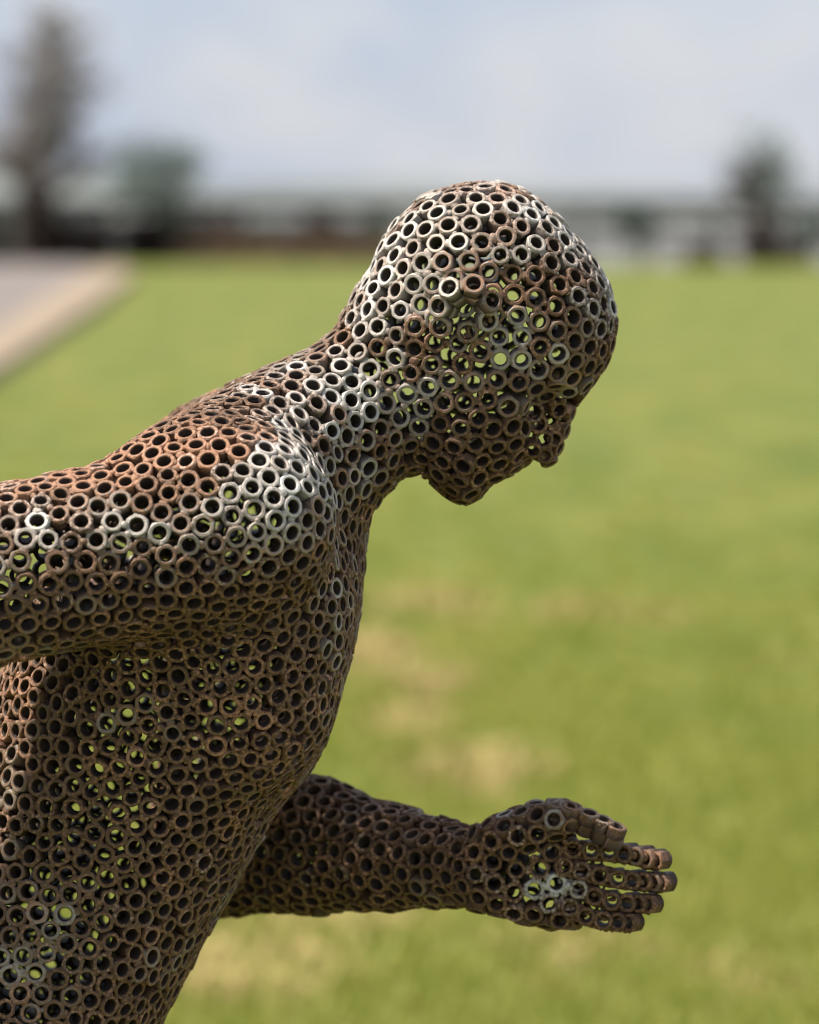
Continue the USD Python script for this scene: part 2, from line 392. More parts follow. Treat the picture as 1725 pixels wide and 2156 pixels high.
HC, HF = P(1050, 560)[[0, 2]], P(985, 1060)[[0, 2]]
def f_head(p):
    q = p[:, [0, 2]]
    d = HEADP.sd(q)
    t = np.clip(((q - HC) @ (HF - HC)) / ((HF - HC) @ (HF - HC)), 0, 1)
    W = 0.077 - 0.020 * t ** 1.3
    R = 0.078 - 0.014 * t
    e = 1 - np.minimum(d, R) / R
    f = ((np.abs(p[:, 1]) / W) ** 2.15 + np.abs(e) ** 2.15) ** (1 / 2.15) - 1
    f = f * 0.07
    # the eye hollow and the brow, on both sides
    for s in (-1, 1):
        c = P(1160, 862, 0) + [0, s * 0.046, 0]
        f = -smin(-f, ellipsoid(p, c, (0.019, 0.012, 0.015)), 0.016)
    nose = round_cone(p, P(1196, 868), P(1154, 944), 0.009, 0.0135)
    f = smin(f, nose, 0.008)
    for s in (-1, 1):
        f = smin(f, round_cone(p, P(1140, 948) + [0, s * 0.010, 0], P(1134, 943) + [0, s * 0.014, 0], 0.009, 0.008), 0.006)
    return f

def f_torso(p):
    q = p[:, [0, 2]]
    d = TORSOP.sd(q)
    s = axis_param(q)
    R = np.interp(s, np.arange(len(AR)), AR); W = np.interp(s, np.arange(len(AW)), AW)
    e = 1 - np.minimum(d, R) / R
    f = ((np.abs(p[:, 1]) / W) ** 2.3 + np.abs(e) ** 2.3) ** (1 / 2.3) - 1
    return f * np.minimum(R, W)

PALM_Y = 0.005
PALM = Poly(chaikin(xz([(985, 1745), (1030, 1728), (1072, 1704), (1112, 1689), (1165, 1682), (1200, 1690), (1212, 1712), (1214, 1760), (1222, 1800), (1226, 1850), (1228, 1890), (1228, 1940),
                        (1216, 1966), (1190, 1962), (1140, 1956), (1085, 1943), (1040, 1925), (985, 1912)], PALM_Y), 1))
def f_palm(p):
    d = PALM.sd(p[:, [0, 2]])
    R, W = 0.022, 0.0165
    e = 1 - np.minimum(d, R) / R
    return (((np.abs(p[:, 1] - PALM_Y) / W) ** 2.2 + np.abs(e) ** 2.2) ** (1 / 2.2) - 1) * 0.0165

def mirror(p):
    return np.array([p[0], -p[1], p[2]])

SH = P(512, 1092, -0.165)                    # near shoulder
EL = P(-95, 1228, -0.205)                    # near elbow, out of the picture
WR = EL + np.array([-0.20, 0.02, -0.13])
FSH = mirror(SH)
FEL, FW = P(445, 1790, 0.20), P(1012, 1827, 0.022)
HIPX = P(-70, 2400)[0]
HIPZ = P(-70, 2400)[2]
KN = np.array([HIPX + 0.16, -0.10, 0.46]); AN = np.array([HIPX + 0.13, -0.10, 0.075])
KF = np.array([HIPX - 0.05, 0.10, 0.44]); AF2 = np.array([HIPX - 0.38, 0.10, 0.12])

def within(f, p, outline, margin=0.09):
    """Evaluates f only near the outline's box; far points get a safe large distance."""
    lo_, hi_ = outline.min(0) - margin, outline.max(0) + margin
    q = p[:, [0, 2]]
    k = ((q > lo_) & (q < hi_)).all(1)
    out = np.full(len(p), 0.09)
    if k.any():
        out[k] = f(p[k])
    return out

def body_parts(p):
    """(name, distance) of each region of the body."""
    out = {}
    out["head"] = within(f_head, p, HEAD)
    out["torso"] = within(f_torso, p, TORSO)
    sh = round_cone(p, SH, SH + np.array([-0.05, -0.004, -0.012]), 0.070, 0.069)
    up = round_cone(p, SH + np.array([-0.03, -0.004, -0.012]), EL, 0.068, 0.0655)
    trap = round_cone(p, P(640, 900, -0.045), SH + np.array([-0.035, 0.02, 0.02]), 0.044, 0.056)
    pec = round_cone(p, P(545, 1290, -0.105), P(535, 1460, -0.10), 0.056, 0.050)
    out["torso"] = smin(smin(out["torso"], trap, 0.045), pec, 0.05)
    trap2 = round_cone(p, P(640, 900, 0.045), FSH + np.array([-0.035, -0.02, 0.02]), 0.044, 0.056)
    out["torso"] = smin(out["torso"], trap2, 0.045)
    out["near_arm"] = smin(smin(sh, up, 0.02), round_cone(p, EL, WR, 0.056, 0.035), 0.02)
    out["near_arm"] = smin(out["near_arm"], ellipsoid(p, WR + np.array([-0.085, 0.005, -0.045]), (0.085, 0.024, 0.055)), 0.02)
    fu = round_cone(p, FSH, FEL, 0.064, 0.050)
    fo = smin(round_cone(p, FEL, P(660, 1780, 0.145), 0.052, 0.0555), round_cone(p, P(660, 1780, 0.145), P(815, 1806, 0.092), 0.0545, 0.0425), 0.01)
    fo = smin(fo, round_cone(p, P(815, 1806, 0.092), FW, 0.0425, 0.0315), 0.01)
    out["far_arm"] = smin(fu, fo, 0.03)
    palm = within(f_palm, p, PALM.a)
    palm = smin(palm, round_cone(p, P(1062, 1768, -0.005), P(1185, 1722, -0.017), 0.0165, 0.0145), 0.012)
    out["hand"] = palm
    legs = []
    for k, (hy, kn, an, toe) in enumerate(((-0.09, KN, AN, np.array([0.17, 0, -0.035])), (0.09, KF, AF2, np.array([0.15, 0, -0.078])))):
        h = np.array([HIPX, hy, HIPZ])
        l = smin(round_cone(p, h, kn, 0.088, 0.060), round_cone(p, kn, (kn + an) / 2 + [-0.01, 0, 0.05], 0.058, 0.056), 0.03)
        l = smin(l, round_cone(p, (kn + an) / 2 + [-0.01, 0, 0.05], an, 0.056, 0.040), 0.02)
        heel = an + np.array([-0.03, 0, -0.03])
        l = smin(l, round_cone(p, heel, an + toe, 0.042, 0.034), 0.03)
        legs.append(l)
    out["legs"] = np.minimum(*legs)
    return out

ORDER = ["head", "torso", "near_arm", "far_arm", "hand", "legs"]
KBLEND = {"torso": 0.014, "near_arm": 0.030, "far_arm": 0.022, "hand": 0.012, "legs": 0.05}
def F(p, which=False):
    o = body_parts(p)
    f = o["head"]
    for k in ORDER[1:]:
        f = smin(f, o[k], KBLEND[k])
    if which:
        return f, np.argmin(np.stack([o[k] for k in ORDER], 1), 1)
    return f

def grad(p, h=0.0012):
    k = np.array([[1, -1, -1], [-1, -1, 1], [-1, 1, -1], [1, 1, 1]], float)
    fs = F(np.vstack([p + h * e for e in k])).reshape(4, -1)
    return (fs[:, :, None] * k[:, None, :]).sum(0) / (4 * h), fs.mean(0)

def project(p, n=3, step=0.02):
    for _ in range(n):
        g, f = grad(p)
        gl = np.linalg.norm(g, axis=1, keepdims=True) + 1e-9
        mv = -f[:, None] * g / np.maximum(gl, 0.25) ** 2
        ml = np.linalg.norm(mv, axis=1, keepdims=True)
        p = p + mv * np.minimum(1, step / (ml + 1e-12))
    return p, g / gl

# points all over the skin: coarse grid cells crossed by it, projected on it
lo, hi = np.array([-0.80, -0.32, 0.0]), np.array([0.24, 0.32, 1.60])
step = 0.0135
ax = [np.arange(a, b, step) for a, b in zip(lo, hi)]
coarse_ax = [np.arange(a, b, 0.05) for a, b in zip(lo, hi)]
C = np.stack(np.meshgrid(*coarse_ax, indexing="ij"), -1).reshape(-1, 3) + 0.025
fc = np.concatenate([F(c) for c in np.array_split(C, 8)])
C = C[np.abs(fc) < 0.07]
sub = np.stack(np.meshgrid(*[np.linspace(-0.025, 0.025, 5)[:-1] + 0.00625] * 3, indexing="ij"), -1).reshape(-1, 3)
S = (C[:, None] + sub[None]).reshape(-1, 3)
fs = np.concatenate([F(c) for c in np.array_split(S, 24)])
S = S[np.abs(fs) < 0.013]
S = S + rng.uniform(-0.005, 0.005, S.shape)
S = np.concatenate([project(c, 3)[0] for c in np.array_split(S, 12)])
S = S[(S[:, 2] > 0.012)]

def greedy(points, d, taken=None):
    """Dart throwing: keeps points at least d apart."""
    tree = cKDTree(points)
    alive = np.ones(len(points), bool)
    if taken is not None and len(taken):
        for idx in tree.query_ball_point(taken, d):
            alive[idx] = False
    keep = []
    for i in rng.permutation(len(points)):
        if alive[i]:
            keep.append(i)
            alive[tree.query_ball_point(points[i], d)] = False
    return points[keep]

GAP = AF * 1.045
S = np.vstack([S, project(S + rng.uniform(-0.005, 0.005, S.shape), 2)[0]])
pts = greedy(S, AF * 0.76)
TARGET = 6560
print("start", len(pts))
pts = pts[:TARGET]
def relax(p, its, reach, amount, proj=1):
    for it in range(its):
        pr = cKDTree(p).query_pairs(reach, output_type="ndarray")
        d = p[pr[:, 0]] - p[pr[:, 1]]
        L = np.linalg.norm(d, axis=1, keepdims=True) + 1e-9
        w = (reach - L) * amount * d / L
        mv = np.zeros_like(p)
        np.add.at(mv, pr[:, 0], w); np.add.at(mv, pr[:, 1], -w)
        ml = np.linalg.norm(mv, axis=1, keepdims=True)
        p = p + mv * np.minimum(1, 0.003 / (ml + 1e-12))
        p, n = project(p, proj, 0.004)
    return p, n
pts, nrm = relax(pts, 26, AF * 1.135, 0.30)
pts, nrm = project(pts, 2, 0.004)
keep = pts[:, 2] > 0.010
pts, nrm = pts[keep], nrm[keep]
# nuts that ended up half inside one another go
while True:
    pr = cKDTree(pts).query_pairs(AF * 0.78, output_type="ndarray")
    pr = pr[(nrm[pr[:, 0]] * nrm[pr[:, 1]]).sum(1) > 0.2] if len(pr) else pr
    if not len(pr):
        break
    bad = np.unique(pr[:, 1]) if len(np.unique(pr[:, 1])) < len(pr) + 1 else pr[:, 1]
    k = np.ones(len(pts), bool); k[pr[:1 + len(pr) // 2, 1]] = False
    pts, nrm = pts[k], nrm[k]
_, region = F(pts, True)
BASE = np.array([HIPX - 0.1, 0.0, 0.0])

# ---- one nut, about its own axis (+z outwards), outer face at z = 0
def make_nut(seg, hole=0.625, detail=True):
    """Rings of vertices round the section of a hexagonal nut, chamfered on its faces and countersunk at its hole."""
    ang = np.arange(seg) * 2 * np.pi / seg
    R = AF / 2
    a6 = (ang + np.pi / 6) % (np.pi / 3) - np.pi / 6
    hexr = R / np.cos(a6) * 0.992
    hexr = np.minimum(hexr, R * 1.115)
    rh = R * hole
    ch = (hexr - R * 0.94) * 0.85
    rings = [(np.full(seg, rh), np.full(seg, -0.0011)), (np.full(seg, rh * 1.09), np.full(seg, -0.0003)), (np.full(seg, rh * 1.16), np.full(seg, 0.0)),
             (np.full(seg, R * 0.93), np.full(seg, 0.0)), (hexr, -0.0002 - ch), (hexr, -HN + 0.0002 + ch), (np.full(seg, R * 0.93), np.full(seg, -HN)),
             (np.full(seg, rh * 1.12), np.full(seg, -HN)), (np.full(seg, rh), np.full(seg, -HN + 0.0010))]
    if not detail:
        rings = [(np.full(seg, rh * 1.03), np.full(seg, 0.0)), (np.full(seg, R * 0.93), np.full(seg, 0.0)), (hexr, -0.0003 - ch), (hexr, np.full(seg, -HN)), (np.full(seg, rh * 1.03), np.full(seg, -HN))]
    v = np.concatenate([np.stack([r * np.cos(ang), r * np.sin(ang), z + 0 * r], 1) for r, z in rings])
    nr = len(rings); f = []
    for i in range(nr):
        for j in range(seg):
            a, b = i * seg + j, i * seg + (j + 1) % seg
            c, d = ((i + 1) % nr) * seg + (j + 1) % seg, ((i + 1) % nr) * seg + j
            f += [[a, d, c], [a, c, b]]
    f = np.array(f)
    m = trimesh.Trimesh(v, f, process=False)
    if m.volume < 0:
        f = f[:, ::-1]
    sv, sf, sn = meshkit.arrays((v, f), 32)
    r = np.linalg.norm(sv[:, :2], axis=1)
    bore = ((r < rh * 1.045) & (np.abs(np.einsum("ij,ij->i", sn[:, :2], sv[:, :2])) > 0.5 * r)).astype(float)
    # the nut's inward face, and its flanks towards the inside, are dark rust with the shade of the gaps painted in
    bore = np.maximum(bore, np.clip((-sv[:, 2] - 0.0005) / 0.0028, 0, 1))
    thread = sv[:, 2] / 0.00125 * 2 * np.pi + np.arctan2(sv[:, 1], sv[:, 0]) * 0
    return sv, sf, sn, bore, thread
NUT_FINE, NUT_MID, NUT_LOW = make_nut(24), make_nut(18), make_nut(12, detail=False)

# ---- which nuts the photograph shows, and how large
EYEP = np.array([0, -DIST, EYE])
def picture_xy(p):
    q = p - EYEP
    c, s = math.cos(PITCH), math.sin(PITCH)
    depth = q[:, 1] * c - q[:, 2] * s
    up = q[:, 1] * s + q[:, 2] * c
    return np.stack([862.5 + FPX * q[:, 0] / depth, 1078 - FPX * up / depth], 1), depth
def exposed(p, n):
    view = EYEP - p; view /= np.linalg.norm(view, axis=1, keepdims=True)
    facing = (view * n).sum(1)
    xy, depth = picture_xy(p)
    inside = (xy[:, 0] > -30) & (xy[:, 0] < 1755) & (xy[:, 1] > -30) & (xy[:, 1] < 2186)
    vis = facing > 0.03
    for t in np.linspace(0.018, 0.60, 30):
        k = np.flatnonzero(vis & inside)
        if len(k):
            vis[k[F(p[k] + view[k] * t) < -0.004]] = False
    return facing, inside, vis

facing, inside, vis = exposed(pts, nrm)
shown = vis & inside

# ---- the frame of each nut
def frames(n, spin):
    ref = np.where(np.abs(n[:, 2:]) < 0.9, [[0, 0, 1.0]], [[1.0, 0, 0]])
    a = np.cross(ref, n); a /= np.linalg.norm(a, axis=1, keepdims=True)
    b = np.cross(n, a)
    c, s = np.cos(spin)[:, None], np.sin(spin)[:, None]
    return a * c + b * s, -a * s + b * c, n
tilt = rng.normal(0, 0.070, pts.shape)
nn = nrm + tilt; nn /= np.linalg.norm(nn, axis=1, keepdims=True)
pp = pts + nn * rng.normal(-0.0004, 0.0007, (len(pts), 1))
part = np.array(["head", "torso", "near_arm", "far_arm", "hand", "legs"], object)[region]
XY, _ = picture_xy(pts)
# the neck is a part of its own
isneck = (part == "torso") & (XY[:, 1] < 1000 - 0.62 * (XY[:, 0] - 640)) & (XY[:, 0] > 590)
isneck = (part == "torso") & ((pts[:, [0, 2]] - P(700, 905)[[0, 2]]) @ (P(850, 760)[[0, 2]] - P(700, 905)[[0, 2]]) > 0)
part[isneck] = "neck"
part[(part == "near_arm") & ((pts - EL) @ (WR - EL) > 0) & (pts[:, 0] < EL[0] + 0.02)] = "forearm"
part[(part == "near_arm")] = "upper_arm"
part[(part == "far_arm") & (pts[:, 2] > P(500, 1640, .2)[2])] = "far_upper_arm"
part[(part == "far_arm")] = "far_forearm"
part[part == "legs"] = np.where(pts[part == "legs"][:, 1] < 0, "leg", "far_leg")

scale = np.ones(len(pts)) * rng.choice([1.0, 1.0, 1.01, 1.05, 0.96, 0.90], len(pts))
spin = rng.uniform(0, np.pi / 3, len(pts))
A_, B_, N_ = frames(nn, spin)
from shapely.geometry import Polygon as SPoly, Point as SPoint
from shapely import contains_xy
NOSE = SPoly([(1222, 845), (1175, 872), (1130, 905), (1108, 958), (1128, 1000), (1190, 990), (1232, 870)])
at_nose = contains_xy(NOSE, XY[:, 0], XY[:, 1]) & (np.abs(pts[:, 1]) < 0.034) & (part == "head")
at_ear = (np.hypot(XY[:, 0] - 980, XY[:, 1] - 636) < 52) & (pts[:, 1] < 0) & (part == "head")
nuts = [(pp[i], A_[i], B_[i], N_[i], scale[i], part[i], bool(shown[i]), facing[i], 1.0) for i in range(len(pts)) if not (at_nose[i] or at_ear[i])]

# ---- nuts set by hand: the ear, the nostril, thumb and fingers
def axes_of(n, twist=0.0):
    n = np.asarray(n, float); n = n / np.linalg.norm(n)
    a, b, c = frames(n[None], np.array([twist]))
    return a[0], b[0], c[0]
def add_nut(p, n, name, twist=0.0, s=1.0, h=1.0, show=True):
    a, b, c = axes_of(n, twist)
    view = EYEP - p; view /= np.linalg.norm(view)
    nuts.append((np.asarray(p, float), a, b, c, s, name, show, float(view @ c), h))

def skin_y(px, py):
    """Depth of the skin seen at that point of the picture."""
    y = np.linspace(-0.30, 0.05, 300)
    q = np.array([P(px, py, t) for t in y])
    i = np.argmax(F(q) < 0)
    return y[i]
for (ex, ey, n, lift) in [(922, 645, (-0.55, -1, 0.0), .012), (945, 604, (-0.40, -1, 0.50), .017), (998, 596, (0.05, -1, 0.60), .019), (1038, 632, (0.55, -1, 0.25), .017), (1030, 676, (0.45, -1, -0.2), .010),
                          (978, 645, (0.0, -1, 0.05), .000), (926, 690, (-0.3, -1, -0.25), .008), (985, 700, (0.0, -1, -0.2), .005)]:
    y0 = skin_y(ex, ey)
    n = np.array(n) / np.linalg.norm(n)
    add_nut(P(ex, ey, y0 - lift), n, "head", rng.uniform(0, 1), 1.06, 0.75)
    if lift > .011:
        add_nut(P(ex, ey, y0 - lift) - n * 0.0088 + [0.0016, 0, -0.0016], n, "head", rng.uniform(0, 1), 1.04, 0.75)

for sd in (-1, 1):
    for (nx, ny, y, n, k) in [(1146, 926, .0215, (0.22, 1, -0.1), .92), (1158, 882, .0165, (0.15, 1, 0.0), .92), (1122, 950, .024, (0.0, 1, -0.55), .85), (1135, 893, .030, (0.3, 1, -0.1), .95),
                              (1207, 872, .0075, (0.92, .25, -0.34), .86), (1195, 909, .0075, (0.93, .30, -0.32), .86), (1180, 945, .0080, (0.88, .35, -0.42), .86), (1160, 977, .0075, (0.45, .25, -0.9), .82),
                              (1132, 966, .0095, (-0.45, .3, -0.85), .82), (1186, 878, .0130, (0.3, 1, -0.1), .80), (1170, 925, .0165, (0.3, 1, -0.15), .80), (1148, 960, .0165, (0.05, 1, -0.3), .80),
                              (1108, 975, .012, (0.55, .35, -0.75), .9)]:
        add_nut(P(nx, ny, sd * y), (n[0], sd * n[1], n[2]), "head", 0.2 * nx, k, 0.85, sd < 0)

def z8(zx, zy):
    return 1000.5 + 0.26 * zx, 1656 + 0.26 * zy
FINGERS = {
    "finger": ([(795, 512), (940, 524), (1083, 533), (1200, 547), (1292, 567), (1378, 588), (1462, 603)], [0, 0, 5, 24, 38, 44, 48]),
    "finger_001": ([(720, 650), (865, 687), (1012, 724), (1155, 752), (1268, 766), (1358, 772), (1440, 778), (1500, 784)], [0, 0, 0, 6, 24, 38, 44, 48]),
    "finger_002": ([(838, 838), (968, 893), (1105, 934), (1225, 947), (1318, 952), (1395, 956)], [0, 0, 6, 24, 40, 48]),
    "finger_003": ([(770, 985), (897, 1056), (1035, 1090), (1150, 1098), (1238, 1106)], [0, 0, 8, 28, 48]),
}
for name, (zs, yaws) in FINGERS.items():
    for i, ((zx, zy), yaw) in enumerate(zip(zs, yaws)):
        u = i / (len(zs) - 1)
        yb = PALM_Y - 0.019 - 0.004 * u ** 2
        px, py = z8(zx, zy)
        yaw = math.radians(yaw)
        n = np.array([-math.sin(yaw), -math.cos(yaw), 0.06 * math.sin(3.1 * i)])
        n /= np.linalg.norm(n)
        s = 0.915 - 0.03 * u
        p0 = P(px, py, yb)
        add_nut(p0, n, name, math.pi / 6, s, 0.95)
        if i < len(zs) - 1:
            add_nut(p0 - n * HN * 0.92 + [0, 0, -0.0008], n, name, math.pi / 6 + 0.06, s * 0.98, 0.8)
edge_welds = []
for name, (zs, yaws) in FINGERS.items():
    for up in (-1, 1):
        line = np.array([P(*z8(a, b), PALM_Y - 0.0125) + [0, 0, up * 0.0056] for a, b in zs])
        line[-1] += (line[-1] - line[-2]) * 0.3
        L_ = np.linspace(0, len(line) - 1, 28)
        line = np.stack([np.interp(L_, np.arange(len(line)), line[:, k]) for k in range(3)], 1) + rng.normal(0, 0.00035, (28, 3))
        edge_welds.append((name, *tube(line, 0.0024 + rng.uniform(-0.0004, 0.0006, 28), 8)))
for zx, zy, k in [(800, 595, 1.0), (830, 770, 1.0), (850, 935, 1.0), (905, 610, .85), (925, 795, .85), (940, 985, .85), (760, 590, 1.0), (740, 745, 1.0), (745, 905, 1.0), (720, 520, .95), (990, 620, .6), (1010, 815, .6)]:
    add_nut(P(*z8(zx, zy), PALM_Y - 0.004), (0.05 * math.sin(zx), -1, 0.05), "hand", zx * 0.01, 0.9 * k, 0.9)
for i, (px, py, dz) in enumerate([(1172, 1690, 0), (1207, 1696, 0), (1242, 1710, 0), (1273, 1724, 0), (1300, 1738, 0)]):
    n = np.array([0.12 + 0.06 * i, -0.30, 1.0]); n /= np.linalg.norm(n)
    p0 = P(px, py, -0.020 - 0.002 * i)
    add_nut(p0, n, "thumb", 0.4 + 0.1 * i, 1.0, 0.80)
    add_nut(p0 - n * HN * 0.75 + [0.001, 0, 0], n, "thumb", 0.5 + 0.13 * i, 0.98, 0.78)

# ---- colour of each nut: rust that ran over the shoulder, bare bright steel, highlights and shade painted in, a white splash on the palm
NP = np.array([n[0] for n in nuts]); XYN, _ = picture_xy(NP)
def blob(cx, cy, rx, ry, cy_near=None, yc=None, yr=None):
    d = ((XYN[:, 0] - cx) / rx) ** 2 + ((XYN[:, 1] - cy) / ry) ** 2
    if yc is not None:
        d = d + ((NP[:, 1] - yc) / yr) ** 2
    return np.exp(-d)
fb = meshkit.fbm(NP * 14.0, 3, 5); fb2 = meshkit.fbm(NP * 30.0, 2, 8)
sm = lambda x, a, b: np.clip((x - a) / (b - a), 0, 1)
orange = 0.16 * fb + rng.normal(0.0, 0.17, len(nuts)) + 0.22 * sm(fb2, 0.58, 0.75)
orange += 0.75 * blob(430, 935, 150, 55) + 0.65 * blob(60, 1020, 210, 45) + 0.5 * blob(250, 985, 160, 35) + 0.45 * blob(1060, 400, 70, 30) + 0.40 * blob(20, 1450, 75, 90) + 0.25 * blob(680, 1700, 110, 45) + 0.28 * blob(480, 1480, 120, 90)
orange += 0.3 * blob(640, 830, 70, 40)
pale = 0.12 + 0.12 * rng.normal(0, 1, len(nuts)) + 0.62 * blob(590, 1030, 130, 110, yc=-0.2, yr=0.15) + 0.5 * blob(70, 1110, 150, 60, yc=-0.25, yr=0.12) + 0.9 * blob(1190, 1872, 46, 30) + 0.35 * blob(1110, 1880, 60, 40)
pale += 0.50 * blob(1140, 450, 210, 110) + 0.55 * blob(800, 560, 110, 210) + 0.40 * blob(1270, 620, 60, 130) + 0.40 * blob(1310, 1780, 60, 12) + 0.35 * blob(620, 820, 160, 60) + 0.3 * blob(700, 850, 120, 90)  # bright light on crown, nape, brow and finger top painted in
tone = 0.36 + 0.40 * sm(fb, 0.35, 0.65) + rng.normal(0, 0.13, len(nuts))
tone += 0.36 * blob(980, 580, 300, 260) + 0.30 * blob(700, 850, 150, 110) + 0.2 * blob(50, 2050, 90, 120) + 0.15 * blob(450, 1100, 300, 120) - 0.18 * blob(1200, 800, 150, 200) - 0.2 * blob(1000, 1000, 150, 120)  # head and neck painted lighter as lit, face and chin darker as shaded
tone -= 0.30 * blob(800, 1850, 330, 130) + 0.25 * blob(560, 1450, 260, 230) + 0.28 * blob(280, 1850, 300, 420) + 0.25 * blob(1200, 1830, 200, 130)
EAR = blob(985, 628, 62, 48)
tone -= 0.12 * EAR; pale -= 0.6 * EAR; orange += 0.35 * EAR * rng.uniform(0, 1, len(nuts))
tone = np.clip(tone, 0.0, 1.0); pale = np.clip(pale, 0, 1); orange = np.clip(orange, 0, 1)

# ---- the parts
figure = thing("nut_figure", BASE, "life size rusty figure welded from hundreds of steel hex nuts, bending forward on the lawn", "sculpture")
LABELS = {"head": "bald bowed head of grey and brown welded nuts", "neck": "neck of pale welded nuts bent forward", "torso": "brown leaning torso of welded nuts", "upper_arm": "near arm stretched back, rust orange along its top",
          "forearm": "near forearm reaching back", "far_forearm": "dark forearm reaching forward from behind the chest", "far_upper_arm": "upper arm behind the chest", "hand": "open palm of nuts with a white splash",
          "leg": "near leg of welded nuts", "far_leg": "far leg of welded nuts", "thumb": "thumb of stacked nuts", "finger": "first finger, of nuts in a row"}
PRIMNAME = {"far_forearm": "forearm", "far_upper_arm": "upper_arm", "far_leg": "leg", "finger_001": "finger", "finger_002": "finger", "finger_003": "finger"}

ICO = {k: (np.array(trimesh.creation.icosphere(k).vertices), np.array(trimesh.creation.icosphere(k).faces)) for k in (0, 1)}
area = np.array([n[7] * n[4] ** 2 if n[6] else -1 for n in nuts])
area[[i for i, n in enumerate(nuts) if n[5].startswith(("finger", "thumb"))]] = -1
order = np.argsort(-area, kind="stable")
single = set(int(i) for i in order[:300] if area[i] > 0)

pr = cKDTree(NP).query_pairs(AF * 1.22, output_type="ndarray")
NN = np.array([n[3] for n in nuts])
pr = pr[(NN[pr[:, 0]] * NN[pr[:, 1]]).sum(1) > 0.5]
gap = np.linalg.norm(NP[pr[:, 0]] - NP[pr[:, 1]], axis=1)
pr = pr[(rng.uniform(size=len(pr)) < 0.80) & (gap > AF * 0.7)]

def nut_arrays(i, kind):
    p, a, b, c, s, *_ = nuts[i]; h = nuts[i][8]
    v, f, n, bore, thread = kind
    M = np.stack([a, b, c])
    return (v * [s, s, h]) @ M + p - BASE, f, n @ M, bore, thread

parts_made = {}
pairs_of = {}
for k, (i, j) in enumerate(pr):
    pairs_of.setdefault(nuts[i][5], []).append((int(i), int(j)))
members = {}
for i, n in enumerate(nuts):
    members.setdefault(n[5], []).append(i)
for name in ["head", "neck", "torso", "upper_arm", "forearm", "far_upper_arm", "far_forearm", "hand", "thumb", "finger", "finger_001", "finger_002", "finger_003", "leg", "far_leg"]:
    V, Fc, N, O, PA, TO, BO, TH = [], [], [], [], [], [], [], []
    cnt = 0
    for i in members.get(name, []):
        if i in single:
            continue
        kind = NUT_FINE if (nuts[i][6] and not name.endswith("leg")) else (NUT_LOW if name in ("leg", "far_leg", "forearm") else NUT_MID)
        v, f, n, bo, th = nut_arrays(i, kind)
        V.append(v); Fc.append(f + cnt); N.append(n); cnt += len(v)
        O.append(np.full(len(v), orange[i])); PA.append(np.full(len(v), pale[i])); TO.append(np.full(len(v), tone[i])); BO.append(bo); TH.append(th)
    # tack welds that bridge neighbouring nuts
    for i, j in pairs_of.get(name, []):
        if name in ("leg", "far_leg", "forearm"):
            continue
        if name.startswith(("finger", "thumb")) and nuts[j][5] != name:
            continue
        iv, if_ = ICO[1 if (nuts[i][6] or nuts[j][6]) else 0]
        d = NP[j] - NP[i]; L = np.linalg.norm(d); d = d / L
        n = NN[i] + NN[j]; n = n - d * (n @ d); n /= np.linalg.norm(n)
        t = np.cross(n, d)
        r = np.array([max(0.0022, L / 2 - AF * 0.36), rng.uniform(0.0022, 0.0044), rng.uniform(0.0014, 0.0024)])
        cpos = (NP[i] + NP[j]) / 2 - n * rng.uniform(0.0010, 0.0022) + t * rng.uniform(-0.0012, 0.0012)
        M = np.stack([d, t, n])
        v = (iv * r) @ M + cpos - BASE
        nv = (iv / r) @ M; nv /= np.linalg.norm(nv, axis=1, keepdims=True)
        V.append(v); Fc.append(if_ + cnt); N.append(nv); cnt += len(v)
        for lst, val in ((O, (orange[i] + orange[j]) / 2), (PA, (pale[i] + pale[j]) / 2), (TO, (tone[i] + tone[j]) / 2 - 0.05), (BO, 0.0), (TH, 0.0)):
            lst.append(np.full(len(v), val))
    for wname, wv, wf in edge_welds:
        if wname == name:
            v, f, n = meshkit.arrays((wv, wf), True)
            V.append(v - BASE); Fc.append(f + cnt); N.append(n); cnt += len(v)
            for lst, val in ((O, 0.2), (PA, 0.05), (TO, 0.2), (BO, 0.25), (TH, 0.0)):
                lst.append(np.full(len(v), val))
    if not V:
        continue
    parent = parts_made["hand"] if name.startswith(("finger", "thumb")) else figure
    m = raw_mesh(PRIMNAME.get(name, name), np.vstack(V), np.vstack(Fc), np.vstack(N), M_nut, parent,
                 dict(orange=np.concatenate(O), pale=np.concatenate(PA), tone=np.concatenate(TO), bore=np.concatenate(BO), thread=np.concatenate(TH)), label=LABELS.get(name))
    parts_made[name] = m
for i in order[:300]:
    i = int(i)
    if i not in single:
        continue
    v, f, n, bo, th = nut_arrays(i, NUT_FINE)
    one = np.ones(len(v))
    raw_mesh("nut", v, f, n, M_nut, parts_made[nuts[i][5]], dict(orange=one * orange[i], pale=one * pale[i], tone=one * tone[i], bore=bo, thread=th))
print("nuts", len(nuts), "shown", int(shown.sum()), "welds", len(pr))

# ------------------------------------------------------------------ trees, shrubs and fences at the far edge of the lawn
def leaf_cards(centres, size, r, up=0.3):
    """A small folded leaf clump at each centre: two triangles bent along their shared edge."""
    n = len(centres)
    d = r.normal(size=(n, 3)); d[:, 2] += up; d /= np.linalg.norm(d, axis=1, keepdims=True)
    e = np.cross(d, r.normal(size=(n, 3))); e /= np.linalg.norm(e, axis=1, keepdims=True)
    k = np.cross(d, e)
    s = size * r.uniform(0.6, 1.3, (n, 1))
    a, b = centres - d * s, centres + d * s
    c, g = centres + e * s * 0.5 + k * s * 0.2, centres - e * s * 0.5 + k * s * 0.2
    v = np.stack([a, b, c, g], 1).reshape(-1, 3)
    i = np.arange(n)[:, None] * 4
    return v, np.concatenate([i + [0, 1, 2], i + [0, 3, 1]])

